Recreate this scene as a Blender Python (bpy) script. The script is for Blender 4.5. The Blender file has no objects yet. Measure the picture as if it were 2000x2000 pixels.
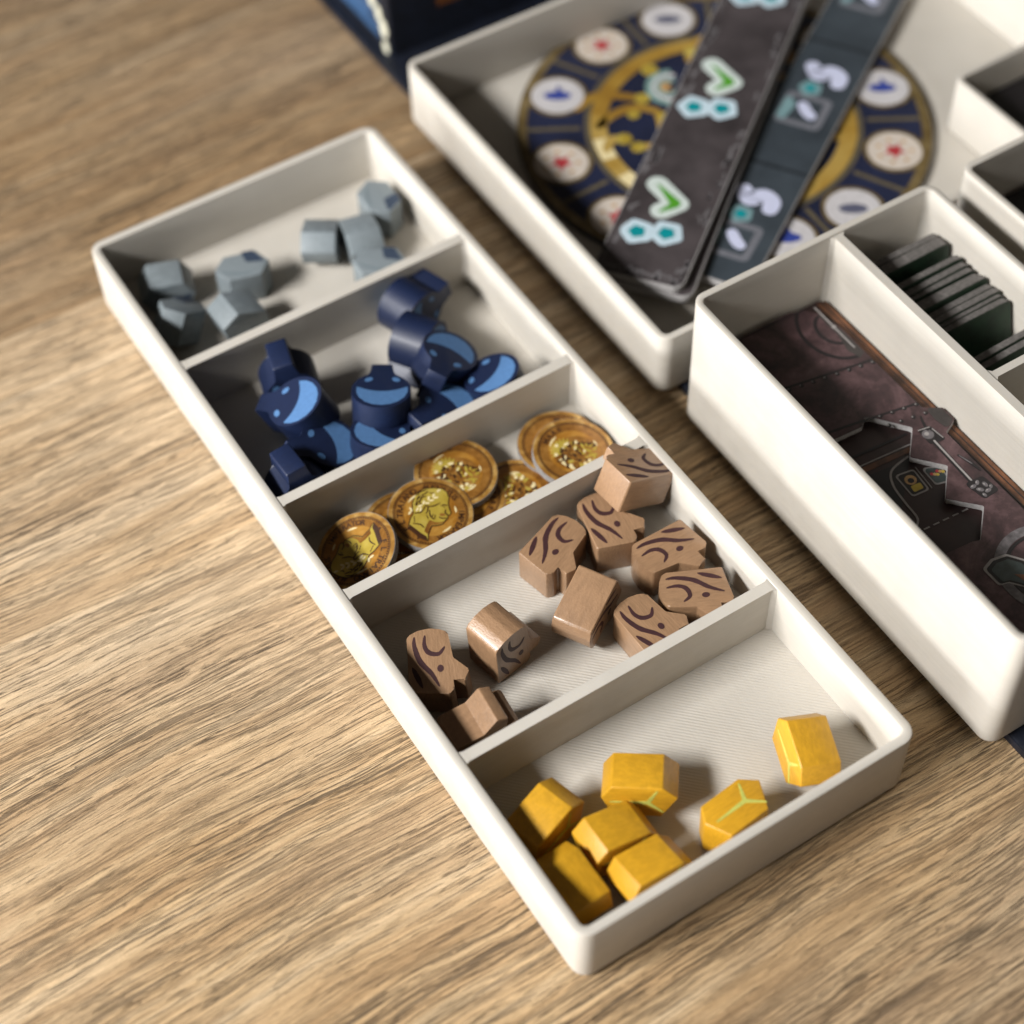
import bpy, bmesh, math, random
from mathutils import Matrix, Vector, Euler
random.seed(7)
S = 0.001                                   # all lengths below are millimetres
R = math.radians
sc = bpy.context.scene
col = sc.collection

# ------------------------------------------------------------------ camera
CAMLOC = Vector((-92.18, -134.31, 375.64))
# rows: right, down, forward of the camera in the tray's frame
AX = Vector((2.3983, -0.7086, 0.2059)); TH = AX.length
RM = Matrix.Rotation(TH, 3, AX.normalized())
right, down, fwd = RM[0], RM[1], RM[2]
cam = bpy.data.cameras.new("camera"); camo = bpy.data.objects.new("camera", cam); col.objects.link(camo)
m3 = Matrix((right, -down, -fwd)).transposed()
camo.matrix_world = Matrix.Translation(CAMLOC * S) @ m3.to_4x4()
cam.sensor_width = 36; cam.lens = 3610.58 / 2000 * 36
cam.clip_start = 0.02; cam.clip_end = 20
cam.dof.use_dof = True
cam.dof.focus_distance = 0.434
cam.dof.aperture_fstop = 7.0
sc.camera = camo
sc.cycles.diffuse_bounces = 3

# ------------------------------------------------------------------ world, lamps, exposure
w = bpy.data.worlds.new("World"); sc.world = w; w.use_nodes = True
bg = w.node_tree.nodes['Background']; bg.inputs[0].default_value = (1.0, 0.86, 0.72, 1); bg.inputs[1].default_value = 0.04

def area(name, loc, target, size, size_y, watt, color):
    l = bpy.data.lights.new(name, 'AREA'); l.shape = 'RECTANGLE'; l.size = size; l.size_y = size_y
    l.energy = watt; l.color = color
    o = bpy.data.objects.new(name, l); col.objects.link(o)
    o.location = Vector(loc) * S
    o.rotation_euler = (Vector(target) - Vector(loc)).to_track_quat('-Z', 'Y').to_euler()
    return o
CT = Vector((60, 110, 0)); LD = Vector((-1.2, 0.10, 1.0)).normalized()
area("window_lamp", CT + LD * 1250, CT, 0.50, 0.19, 28.5, (1.0, 0.985, 0.965))
area("left_fill_lamp", CT + Vector((-1500, 40, 240)), CT, 1.3, 0.26, 23.0, (0.97, 0.985, 1.0))  # added soft fill, low on the window side, to whiten left-facing walls
vs = sc.view_settings
vs.view_transform = 'Standard'; vs.look = 'None'; vs.exposure = 0.0; vs.gamma = 1.0; vs.use_curve_mapping = False

# ------------------------------------------------------------------ material helpers
def mat(name):
    m = bpy.data.materials.new(name); m.use_nodes = True
    nt = m.node_tree; return m, nt, nt.nodes['Principled BSDF']
def nd(nt, t, **k):
    n = nt.nodes.new(t)
    for a, b in k.items():
        if a.startswith('i_'):
            key = a[2:]; key = int(key) if key.isdigit() else key.replace('_', ' ')
            n.inputs[key].default_value = b
        else: setattr(n, a, b)
    return n
def ramp(nt, fac, stops):
    r = nt.nodes.new('ShaderNodeValToRGB'); e = r.color_ramp.elements
    while len(e) > 1: e.remove(e[-1])
    e[0].position = stops[0][0]; e[0].color = (*stops[0][1], 1)
    for p, c in stops[1:]:
        x = e.new(p); x.color = (*c, 1)
    nt.links.new(fac, r.inputs[0]); return r.outputs[0]
def coords(nt, scale, rot=(0, 0, 0), loc=(0, 0, 0)):
    tc = nt.nodes.new('ShaderNodeTexCoord'); mp = nt.nodes.new('ShaderNodeMapping')
    mp.inputs['Scale'].default_value = scale; mp.inputs['Rotation'].default_value = rot; mp.inputs['Location'].default_value = loc
    nt.links.new(tc.outputs['Object'], mp.inputs[0]); return mp.outputs[0]
def noise(nt, vec, scale, detail=3, rough=0.5, dist=0.0):
    n = nd(nt, 'ShaderNodeTexNoise'); n.inputs['Scale'].default_value = scale; n.inputs['Detail'].default_value = detail
    n.inputs['Roughness'].default_value = rough; n.inputs['Distortion'].default_value = dist
    nt.links.new(vec, n.inputs['Vector']); return n.outputs['Fac']
def math_(nt, op, a, b=None, clamp=False):
    n = nd(nt, 'ShaderNodeMath', operation=op, use_clamp=clamp)
    for i, v in enumerate((a, b)):
        if v is None: continue
        if isinstance(v, (int, float)): n.inputs[i].default_value = v
        else: nt.links.new(v, n.inputs[i])
    return n.outputs[0]
def mix(nt, fac, a, b, mode='MIX'):
    n = nd(nt, 'ShaderNodeMix', data_type='RGBA', blend_type=mode)
    for k, v in ((0, fac), (6, a), (7, b)):
        if isinstance(v, (int, float)): n.inputs[k].default_value = v
        elif isinstance(v, tuple): n.inputs[k].default_value = (*v, 1) if len(v) == 3 else v
        else: nt.links.new(v, n.inputs[k])
    return n.outputs[2]
def bump(nt, h, p, strength, dist):
    b = nd(nt, 'ShaderNodeBump'); b.inputs['Strength'].default_value = strength; b.inputs['Distance'].default_value = dist * S
    nt.links.new(h, b.inputs['Height']); nt.links.new(b.outputs[0], p.inputs['Normal'])

def simple(name, c, rough=0.5, var=0.12, scale=180.0, bmp=0.0, spec=0.5, coat=0.0):
    """one colour with a little mottling and fine relief"""
    c = tuple(x * 0.92 for x in c)
    m, nt, p = mat(name)
    v = coords(nt, (1, 1, 1))
    f = noise(nt, v, scale, 4, 0.6)
    dk = tuple(x * (1 - var) for x in c); lt = tuple(min(1, x * (1 + var)) for x in c)
    nt.links.new(ramp(nt, f, [(0.3, dk), (0.7, lt)]), p.inputs['Base Color'])
    p.inputs['Roughness'].default_value = rough
    p.inputs['Specular IOR Level'].default_value = spec
    p.inputs['Coat Weight'].default_value = coat
    if bmp: bump(nt, noise(nt, v, scale * 6, 3, 0.6), p, bmp, 0.15)
    return m

MAT = {}
def plastic(name, floor_lines):
    m, nt, p = mat(name)
    base = (0.535, 0.50, 0.443)
    v = coords(nt, (1, 1, 1))
    f = math_(nt, 'ADD', math_(nt, 'MULTIPLY', noise(nt, v, 60, 3, 0.5), 0.5), math_(nt, 'MULTIPLY', noise(nt, coords(nt, (0.012, 0.012, 1), loc=(1, 2, 3)), 1300, 3, 0.7), 0.5))
    nt.links.new(ramp(nt, f, [(0.35, tuple(x * 0.94 for x in base)), (0.65, tuple(min(1, x * 1.04) for x in base))]), p.inputs['Base Color'])
    nt.links.new(ramp(nt, noise(nt, v, 140, 4, 0.65), [(0.35, (0.34, 0.34, 0.34)), (0.65, (0.56, 0.56, 0.56))]), p.inputs['Roughness'])
    p.inputs['Subsurface Weight'].default_value = 0.12
    p.inputs['Subsurface Radius'].default_value = (1.0, 0.8, 0.55); p.inputs['Subsurface Scale'].default_value = 1.6 * S
    if floor_lines:      # extrusion lines laid at 45 degrees
        v2 = coords(nt, (1, 1, 1), rot=(0, 0, R(-45)))
        wv = nd(nt, 'ShaderNodeTexWave', wave_type='BANDS', bands_direction='X')
        wv.inputs['Scale'].default_value = 400; wv.inputs['Distortion'].default_value = 0.5; wv.inputs['Detail'].default_value = 1.5; wv.inputs['Detail Scale'].default_value = 0.4
        nt.links.new(v2, wv.inputs['Vector'])
        ns = noise(nt, coords(nt, (1, 0.04, 1), rot=(0, 0, R(-45))), 900, 2, 0.6)
        amp = ramp(nt, noise(nt, v, 110, 3, 0.6), [(0.35, (0.25, 0.25, 0.25)), (0.65, (1, 1, 1))])
        h = math_(nt, 'ADD', math_(nt, 'MULTIPLY', math_(nt, 'MULTIPLY', wv.outputs['Fac'], amp), 0.8), math_(nt, 'MULTIPLY', ns, 0.5))
        bump(nt, h, p, 0.8, 0.12)
    else:                # stacked layer lines on the walls
        ns = math_(nt, 'ADD', noise(nt, coords(nt, (0.015, 0.015, 1)), 2600, 3, 0.7), math_(nt, 'MULTIPLY', noise(nt, coords(nt, (0.01, 0.01, 1), loc=(3, 5, 7)), 900, 2, 0.6), 0.8))
        n2 = noise(nt, v, 1500, 2, 0.5)
        h = math_(nt, 'ADD', ns, math_(nt, 'MULTIPLY', n2, 0.25))
        bump(nt, h, p, 0.6, 0.10)
    return m
MAT['wall'] = plastic('ivory_plastic_wall', False)
MAT['floor'] = plastic('ivory_plastic_floor', True)

def wood_table(name, off, tone, pale=False):
    m, nt, p = mat(name)
    k = 1000.0                                     # coordinates in millimetres
    big = noise(nt, coords(nt, (k * .5, k, k), loc=(off, off * 2, 0)), 0.012, 3, 0.5)
    big2 = noise(nt, coords(nt, (k * .35, k, k), loc=(off * 3, off, 0)), 0.03, 4, 0.6)
    warp = noise(nt, coords(nt, (k * .6, k, k), loc=(off, 7, 3)), 0.011, 2, 0.5)
    warp2 = noise(nt, coords(nt, (k * .8, k, k), loc=(off, 1, 5)), 0.07, 3, 0.5)
    tc = nt.nodes.new('ShaderNodeTexCoord'); sx = nt.nodes.new('ShaderNodeSeparateXYZ'); nt.links.new(tc.outputs['Object'], sx.inputs[0])
    x = math_(nt, 'MULTIPLY', sx.outputs[0], k); y = math_(nt, 'MULTIPLY', sx.outputs[1], k)
    yy = math_(nt, 'ADD', y, math_(nt, 'ADD', math_(nt, 'MULTIPLY', warp, 15.0), math_(nt, 'MULTIPLY', warp2, 1.2)))
    def streak(sxk, syk, det, rough, seed):
        c = nt.nodes.new('ShaderNodeCombineXYZ')
        nt.links.new(math_(nt, 'MULTIPLY', x, sxk), c.inputs[0]); nt.links.new(math_(nt, 'MULTIPLY', yy, syk), c.inputs[1]); c.inputs[2].default_value = seed + off
        return noise(nt, c.outputs[0], 1.0, det, rough)
    wide = streak(0.007, 0.16, 5, 0.6, 1.0)
    mid = streak(0.02, 0.75, 4, 0.6, 5.0)
    fine = streak(0.055, 2.3, 4, 0.68, 9.0)
    pore = streak(0.034, 1.75, 3, 0.6, 21.0)
    pore2 = streak(0.085, 3.1, 3, 0.6, 27.0)
    hair = streak(0.2, 4.0, 2, 0.6, 33.0)
    grit = noise(nt, coords(nt, (k, k, k)), 2.4, 2, 0.6)
    c0 = ramp(nt, wide, [(0.28, (0.335, 0.225, 0.125)), (0.43, (0.415, 0.292, 0.168)), (0.56, (0.47, 0.35, 0.215)), (0.70, (0.54, 0.43, 0.295))])
    c1 = mix(nt, math_(nt, 'MULTIPLY', ramp(nt, big, [(0.42, (0, 0, 0)), (0.62, (1, 1, 1))]), 0.5), c0, (0.45, 0.37, 0.285))      # greyish wash patches
    c1 = mix(nt, math_(nt, 'MULTIPLY', ramp(nt, big2, [(0.5, (0, 0, 0)), (0.72, (1, 1, 1))]), 0.45), c1, (0.27, 0.175, 0.092))
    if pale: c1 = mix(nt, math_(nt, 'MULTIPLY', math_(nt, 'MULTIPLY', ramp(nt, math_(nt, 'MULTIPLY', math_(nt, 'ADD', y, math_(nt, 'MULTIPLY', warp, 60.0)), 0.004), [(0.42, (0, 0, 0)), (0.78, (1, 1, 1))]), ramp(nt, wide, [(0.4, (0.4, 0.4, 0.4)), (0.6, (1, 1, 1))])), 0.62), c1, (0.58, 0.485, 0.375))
    c2 = mix(nt, 0.8, c1, ramp(nt, mid, [(0.32, (0.80, 0.78, 0.76)), (0.5, (1, 1, 1)), (0.70, (1.14, 1.13, 1.12))]), 'MULTIPLY')
    c2 = mix(nt, 0.8, c2, ramp(nt, fine, [(0.32, (0.72, 0.69, 0.66)), (0.5, (1, 1, 1)), (0.68, (1.16, 1.15, 1.14))]), 'MULTIPLY')
    dens = ramp(nt, streak(0.005, 0.06, 3, 0.5, 55.0), [(0.36, (0.1, 0.1, 0.1)), (0.60, (1, 1, 1))])
    pm = ramp(nt, pore, [(0.415, (1, 1, 1)), (0.44, (0, 0, 0))])
    pm2 = ramp(nt, pore2, [(0.395, (1, 1, 1)), (0.42, (0, 0, 0))])
    rg = math_(nt, 'FRACT', math_(nt, 'MULTIPLY', streak(0.006, 0.12, 4, 0.56, 71.0), 24.0))
    brk = ramp(nt, streak(0.03, 0.6, 2, 0.5, 83.0), [(0.44, (0, 0, 0)), (0.56, (1, 1, 1))])
    ringm = math_(nt, 'MULTIPLY', ramp(nt, rg, [(0.0, (1, 1, 1)), (0.10, (0.55, 0.55, 0.55)), (0.26, (0, 0, 0)), (0.985, (0, 0, 0)), (1.0, (1, 1, 1))]), math_(nt, 'MULTIPLY', brk, dens))
    pf = math_(nt, 'MAXIMUM', math_(nt, 'MULTIPLY', ringm, 0.8), math_(nt, 'MAXIMUM', math_(nt, 'MULTIPLY', math_(nt, 'MULTIPLY', pm, dens), 0.8), math_(nt, 'MULTIPLY', math_(nt, 'MULTIPLY', pm2, ramp(nt, big2, [(0.35, (1, 1, 1)), (0.65, (0.45, 0.45, 0.45))])), 0.9)))
    c3 = mix(nt, pf, c2, (0.062, 0.046, 0.032))
    c3 = mix(nt, 0.7, c3, ramp(nt, grit, [(0.3, (0.84, 0.83, 0.82)), (0.7, (1.14, 1.14, 1.14))]), 'MULTIPLY')
    c4 = mix(nt, 1.0, c3, tone, 'MULTIPLY')
    nt.links.new(c4, p.inputs['Base Color'])
    p.inputs['Roughness'].default_value = 0.55; p.inputs['Specular IOR Level'].default_value = 0.3
    h = math_(nt, 'ADD', math_(nt, 'ADD', math_(nt, 'MULTIPLY', fine, 0.7), math_(nt, 'MULTIPLY', hair, 0.25)), math_(nt, 'ADD', math_(nt, 'MULTIPLY', mid, 0.5), math_(nt, 'MULTIPLY', grit, 0.12)))
    h = math_(nt, 'SUBTRACT', h, math_(nt, 'MULTIPLY', pf, 0.8))
    bump(nt, h, p, 0.9, 0.8)
    return m

def painted_wood(name, c, grain=0.5, rough=0.42, coat=0.25):
    m, nt, p = mat(name); c = tuple(x * 0.90 for x in c)
    g = noise(nt, coords(nt, (400, 2600, 900)), 1.0, 3, 0.6)
    b = noise(nt, coords(nt, (1000, 1000, 1000)), 0.25, 3, 0.55)
    dk = tuple(x * 0.86 for x in c); lt = tuple(min(1, x * 1.09) for x in c)
    nt.links.new(ramp(nt, math_(nt, 'ADD', math_(nt, 'MULTIPLY', g, 0.75), math_(nt, 'MULTIPLY', b, 0.25)), [(0.35, dk), (0.65, lt)]), p.inputs['Base Color'])
    p.inputs['Roughness'].default_value = rough
    p.inputs['Coat Weight'].default_value = coat; p.inputs['Coat Roughness'].default_value = 0.18
    bump(nt, math_(nt, 'ADD', g, math_(nt, 'MULTIPLY', noise(nt, coords(nt, (1000, 1000, 1000)), 2.2, 2, 0.5), 0.6)), p, grain, 0.10)
    return m
MAT['brown'] = painted_wood('brown_painted_wood', (0.335, 0.198, 0.108), 0.9, 0.4, 0.4)
MAT['brown_ink'] = simple('dark_plum_ink', (0.045, 0.014, 0.016), 0.6, 0.2, 900)
MAT['yellow'] = painted_wood('yellow_painted_wood', (0.66, 0.345, 0.018), 1.0, 0.42, 0.14)
MAT['green_ink'] = simple('pale_green_ink', (0.54, 0.55, 0.11), 0.6, 0.15, 900)
MAT['blue'] = painted_wood('navy_painted_wood', (0.006, 0.014, 0.050), 0.4, 0.5, 0.05)
MAT['blue_ink'] = simple('sky_blue_ink', (0.078, 0.185, 0.385), 0.6, 0.08, 900)
MAT['grey'] = painted_wood('grey_painted_wood', (0.215, 0.25, 0.268), 0.4, 0.5, 0.1)
MAT['grey_ink'] = simple('slate_ink', (0.035, 0.052, 0.085), 0.55, 0.1, 900)
MAT['grey_line'] = simple('dull_grey_ink', (0.15, 0.19, 0.21), 0.55, 0.1, 900)

def gold(name, a, b, c, scale=0.16):
    m, nt, p = mat(name)
    a, b, c = (tuple(x * 0.95 for x in q) for q in (a, b, c))
    f = noise(nt, coords(nt, (1000, 1000, 1000)), scale, 4, 0.65, 0.6)
    nt.links.new(ramp(nt, f, [(0.3, a), (0.5, b), (0.7, c)]), p.inputs['Base Color'])
    p.inputs['Roughness'].default_value = 0.34; p.inputs['Metallic'].default_value = 0.25; p.inputs['Coat Weight'].default_value = 0.4; p.inputs['Coat Roughness'].default_value = 0.15
    return m
MAT['gold'] = gold('gold_print', (0.26, 0.10, 0.012), (0.42, 0.185, 0.024), (0.60, 0.33, 0.07))
MAT['gold_rim'] = gold('gold_rim_print', (0.24, 0.105, 0.018), (0.42, 0.215, 0.045), (0.66, 0.43, 0.15), 0.3)
MAT['gold_ring'] = gold('dial_ring_print', (0.22, 0.085, 0.012), (0.46, 0.27, 0.045), (0.66, 0.47, 0.14), 0.025)
MAT['gold_light'] = gold('pale_gold_print', (0.40, 0.27, 0.03), (0.55, 0.41, 0.065), (0.64, 0.51, 0.13), 0.10)
MAT['gold_band'] = gold('bronze_band_print', (0.17, 0.065, 0.012), (0.29, 0.125, 0.022), (0.44, 0.22, 0.05), 0.3)
MAT['gold_dark'] = simple('umber_ink', (0.048, 0.016, 0.004), 0.5, 0.25, 900)
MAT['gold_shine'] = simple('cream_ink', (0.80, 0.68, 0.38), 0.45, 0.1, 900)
MAT['board_edge'] = simple('grey_board_edge', (0.235, 0.225, 0.22), 0.85, 0.3, 1400, 0.4)
MAT['board_edge_light'] = simple('pale_board_edge', (0.42, 0.405, 0.40), 0.85, 0.2, 1400, 0.4)
MAT['navy_print'] = simple('navy_print', (0.012, 0.016, 0.042), 0.5, 0.35, 60)
MAT['navy_board'] = simple('navy_board', (0.004, 0.006, 0.013), 0.5, 0.5, 250, 0.5)
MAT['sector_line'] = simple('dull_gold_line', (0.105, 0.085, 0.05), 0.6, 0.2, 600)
MAT['medal_white'] = simple('medallion_white', (0.58, 0.56, 0.57), 0.5, 0.12, 500)
MAT['medal_cream'] = simple('medallion_cream', (0.60, 0.53, 0.46), 0.5, 0.12, 500)
MAT['medal_gold'] = gold('medallion_gold', (0.115, 0.075, 0.025), (0.185, 0.13, 0.05), (0.28, 0.21, 0.10))
MAT['red'] = simple('red_ink', (0.42, 0.035, 0.045), 0.5, 0.3, 800)
MAT['royal'] = simple('royal_blue_ink', (0.035, 0.06, 0.30), 0.5, 0.2, 800)
MAT['slate'] = simple('slate_blue_ink', (0.10, 0.105, 0.16), 0.5, 0.2, 800)
MAT['tan_ink'] = simple('tan_ink', (0.50, 0.30, 0.12), 0.5, 0.25, 800)
MAT['teal_pale'] = simple('pale_teal_ink', (0.22, 0.36, 0.33), 0.5, 0.3, 500)
MAT['strip_dark'] = simple('charcoal_print', (0.062, 0.052, 0.054), 0.38, 0.42, 70)
MAT['strip_slate'] = simple('slate_print', (0.046, 0.058, 0.070), 0.40, 0.25, 70)
MAT['strip_seam'] = simple('black_slate_ink', (0.018, 0.023, 0.028), 0.5, 0.2, 500)
MAT['strip_grey'] = simple('grey_frame_ink', (0.17, 0.175, 0.20), 0.5, 0.12, 500)
MAT['strip_scratch'] = simple('scuffed_grey_ink', (0.16, 0.15, 0.155), 0.5, 0.4, 900)
MAT['white_green'] = simple('mint_white_ink', (0.62, 0.70, 0.66), 0.5, 0.08, 500)
MAT['white_blue'] = simple('ice_blue_ink', (0.56, 0.70, 0.78), 0.5, 0.08, 500)
MAT['white_lilac'] = simple('lilac_white_ink', (0.62, 0.65, 0.84), 0.5, 0.06, 500)
MAT['leaf_green'] = simple('leaf_green_ink', (0.085, 0.33, 0.022), 0.5, 0.1, 500)
MAT['teal'] = simple('teal_ink', (0.0, 0.27, 0.30), 0.5, 0.1, 500)
MAT['teal_dim'] = simple('dim_teal_ink', (0.19, 0.32, 0.34), 0.5, 0.15, 500)

def leather(name):
    m, nt, p = mat(name)
    v = coords(nt, (1000, 1000, 1000))
    f = noise(nt, v, 0.085, 6, 0.66, 0.8); g = noise(nt, v, 0.6, 4, 0.7)
    h = math_(nt, 'ADD', math_(nt, 'MULTIPLY', f, 0.75), math_(nt, 'MULTIPLY', g, 0.25))
    nt.links.new(ramp(nt, h, [(0.33, (0.012, 0.007, 0.008)), (0.48, (0.045, 0.022, 0.024)), (0.6, (0.095, 0.052, 0.055)), (0.72, (0.17, 0.105, 0.10))]), p.inputs['Base Color'])
    p.inputs['Roughness'].default_value = 0.45
    return m
MAT['leather'] = leather('maroon_leather_print')
MAT['maroon'] = simple('dark_maroon_print', (0.030, 0.013, 0.012), 0.5, 0.25, 120)
MAT['maroon_black'] = simple('near_black_print', (0.010, 0.008, 0.009), 0.5, 0.3, 120)
MAT['orange_wood'] = simple('orange_wood_print', (0.13, 0.05, 0.02), 0.5, 0.6, 160)
MAT['grey_ink2'] = simple('light_grey_line_ink', (0.30, 0.28, 0.27), 0.5, 0.1, 500)
MAT['black_ink'] = simple('black_ink', (0.008, 0.006, 0.007), 0.5, 0.2, 500)
MAT['tab_ink'] = simple('smoky_brown_ink', (0.036, 0.030, 0.028), 0.5, 0.3, 400)
MAT['steel_ink'] = simple('steel_ink', (0.115, 0.105, 0.11), 0.45, 0.5, 500)
MAT['bottle_ink'] = simple('bottle_green_ink', (0.045, 0.062, 0.060), 0.5, 0.25, 500)
MAT['tile_dark'] = simple('dark_tile_print', (0.030, 0.027, 0.026), 0.5, 0.4, 300)
MAT['tile_edge'] = simple('tile_board_edge', (0.125, 0.115, 0.108), 0.8, 0.45, 700, 0.3)
MAT['tile_green'] = simple('dark_green_print', (0.010, 0.035, 0.016), 0.5, 0.4, 300)
MAT['art_blue'] = simple('box_blue_art', (0.035, 0.095, 0.21), 0.35, 0.7, 30)
MAT['art_cream'] = simple('box_cream_art', (0.62, 0.60, 0.47), 0.4, 0.1, 60)
MAT['art_orange'] = simple('box_orange_art', (0.16, 0.055, 0.015), 0.4, 0.6, 25)

# ------------------------------------------------------------------ mesh helpers
def link(name, me, m, parent=None):
    o = bpy.data.objects.new(name, me); col.objects.link(o)
    if m is not None: me.materials.append(MAT[m] if isinstance(m, str) else m)
    if parent is not None: o.parent = parent
    return o
def finish(bm, name, smooth=None):
    bmesh.ops.recalc_face_normals(bm, faces=bm.faces)
    for v in bm.verts: v.co *= S
    me = bpy.data.meshes.new(name); bm.to_mesh(me); bm.free()
    if smooth is not None:
        for p_ in me.polygons: p_.use_smooth = True
        me.set_sharp_from_angle(angle=R(smooth))
    return me
def round_poly(pts, rad, seg=4):
    out = []; n = len(pts)
    for i, q in enumerate(pts):
        r = rad[i] if isinstance(rad, (list, tuple)) else rad
        p0 = Vector(pts[i - 1][:2]); p1 = Vector(q[:2]); p2 = Vector(pts[(i + 1) % n][:2])
        a = (p0 - p1); b = (p2 - p1); la, lb = a.length, b.length
        a.normalize(); b.normalize()
        ang = math.acos(max(-1, min(1, a.dot(b))))
        if r <= 0 or ang > R(172): out.append((p1.x, p1.y)); continue
        t = min(r / math.tan(ang / 2), 0.48 * la, 0.48 * lb); rr = t * math.tan(ang / 2)
        bis = (a + b).normalized(); c = p1 + bis * (rr / math.sin(ang / 2))
        s_ = p1 + a * t - c; e_ = p1 + b * t - c
        a0 = math.atan2(s_.y, s_.x); a1 = math.atan2(e_.y, e_.x); d = (a1 - a0 + math.pi) % (2 * math.pi) - math.pi
        for k in range(seg + 1):
            th = a0 + d * k / seg; out.append((c.x + rr * math.cos(th), c.y + rr * math.sin(th)))
    return out
def circle(cx, cy, r, n=24, ry=None, rot=0):
    ry = ry or r; c, s_ = math.cos(rot), math.sin(rot); o = []
    for k in range(n):
        t = 2 * math.pi * k / n; x, y = r * math.cos(t), ry * math.sin(t); o.append((cx + x * c - y * s_, cy + x * s_ + y * c))
    return o
def prism_bm(outline, z0, z1, bevel=0.0, seg=2, bm=None, bevel_bottom=True):
    new = bm is None
    b = bmesh.new()
    lo = [b.verts.new((x, y, z0)) for x, y in outline]; hi = [b.verts.new((x, y, z1)) for x, y in outline]
    n = len(outline)
    b.faces.new(lo[::-1]); b.faces.new(hi)
    for i in range(n): b.faces.new((lo[i], lo[(i + 1) % n], hi[(i + 1) % n], hi[i]))
    if bevel:
        top = [e for e in b.edges if all(abs(v.co.z - z1) < 1e-6 for v in e.verts) or (bevel_bottom and all(abs(v.co.z - z0) < 1e-6 for v in e.verts))]
        bmesh.ops.bevel(b, geom=top, offset=bevel, segments=seg, profile=0.5, affect='EDGES', clamp_overlap=True)
    if new: return b
    me = bpy.data.meshes.new('tmp'); b.to_mesh(me); b.free(); bm.from_mesh(me); bpy.data.meshes.remove(me); return bm
def prism(name, outline, z0, z1, m, parent=None, bevel=0.0, seg=2, smooth=32):
    return link(name, finish(prism_bm(outline, z0, z1, bevel, seg), name, smooth), m, parent)
def decal(name, outline, z, m, parent, th=0.06):
    """ink layer: a thin closed sheet lying on a face at height z (z<0 faces are mirrored to the underside)"""
    if z >= 0: return prism(name, outline, z - 0.04, z + th, m, parent, smooth=None)
    return prism(name, outline, z - th, z + 0.04, m, parent, smooth=None)
def ring_outline_mesh(name, cx, cy, r0, r1, z0, z1, m, parent, n=64, a0=0, a1=360):
    bm = bmesh.new(); full = abs(a1 - a0) >= 359.9; k = n if full else n + 1; L = []
    for i in range(k):
        t = R(a0 + (a1 - a0) * i / n); c, s_ = math.cos(t), math.sin(t)
        L.append([bm.verts.new((cx + r * c, cy + r * s_, z)) for r, z in ((r0, z0), (r1, z0), (r1, z1), (r0, z1))])
    for i in range(n):
        A, B = L[i], L[(i + 1) % k]
        for j in range(4): bm.faces.new((A[j], A[(j + 1) % 4], B[(j + 1) % 4], B[j]))
    if not full: bm.faces.new(L[0]); bm.faces.new(L[-1][::-1])
    return link(name, finish(bm, name, 40), m, parent)
def catmull(pts, sub=6):
    P = [Vector(p_[:2]) for p_ in pts]; o = []
    for i in range(len(P) - 1):
        p0 = P[max(i - 1, 0)]; p1 = P[i]; p2 = P[i + 1]; p3 = P[min(i + 2, len(P) - 1)]
        for k in range(sub):
            t = k / sub
            o.append(0.5 * ((2 * p1) + (p2 - p0) * t + (2 * p0 - 5 * p1 + 4 * p2 - p3) * t * t + (3 * p1 - p0 - 3 * p2 + p3) * t ** 3))
    o.append(P[-1]); return o
def stroke(pts, width, taper=0.0, sub=6, cap=3, wob=0.0):
    """outline of a drawn line; taper 0 = even width with round ends, 1 = pointed ends"""
    C_ = catmull(pts, sub) if len(pts) > 2 else [Vector(p_[:2]) for p_ in pts]
    n = len(C_); Lf, Rt = [], []
    for i, q in enumerate(C_):
        d = (C_[min(i + 1, n - 1)] - C_[max(i - 1, 0)]).normalized(); nn = Vector((-d.y, d.x))
        t = i / (n - 1); wd = width / 2 * (1 - taper * abs(2 * t - 1) ** 1.8) * (1 + wob * (random.random() - .5))
        Lf.append(q + nn * wd); Rt.append(q - nn * wd)
    def capp(i, sgn):
        d = (C_[1] - C_[0]).normalized() if i == 0 else (C_[-1] - C_[-2]).normalized()
        wd = width / 2 * (1 - taper); a = math.atan2(d.y, d.x); o = []
        for k in range(1, cap):
            th = a + sgn * 0 + (math.pi / 2 - math.pi * k / cap if i else -math.pi / 2 - math.pi * k / cap)
            o.append(C_[i] + Vector((math.cos(th), math.sin(th))) * wd)
        return o
    e1 = capp(-1, 1); e0 = capp(0, 1)
    out = Lf + (e1 if taper < .9 else []) + Rt[::-1] + (e0 if taper < .9 else [])
    return [(v.x, v.y) for v in out]
def empty(name, loc, rot=(0, 0, 0), label=None, cat=None, group=None, spin=0.0):
    o = bpy.data.objects.new(name, None); col.objects.link(o); o.empty_display_size = 0.005
    M = Matrix.Translation(Vector(loc) * S) @ Euler([R(a) for a in rot], 'XYZ').to_matrix().to_4x4() @ Matrix.Rotation(R(spin), 4, 'Z')
    o.location = M.to_translation(); o.rotation_euler = M.to_euler()
    if label: tag(o, label, cat, group)
    return o
def tag(o, label, cat, group=None):
    o['label'] = label; o['category'] = cat
    if group: o['group'] = group
    return o
def copy_tree(o, parent=None):
    c = o.copy(); col.objects.link(c); c.parent = parent
    for ch in list(o.children): copy_tree(ch, c)
    return c
def pose(o, loc, rot, spin=0.0):
    M = Matrix.Translation(Vector(loc) * S) @ Euler([R(a) for a in rot], 'XYZ').to_matrix().to_4x4() @ Matrix.Rotation(R(spin), 4, 'Z')
    o.location = M.to_translation(); o.rotation_euler = M.to_euler()

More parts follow.
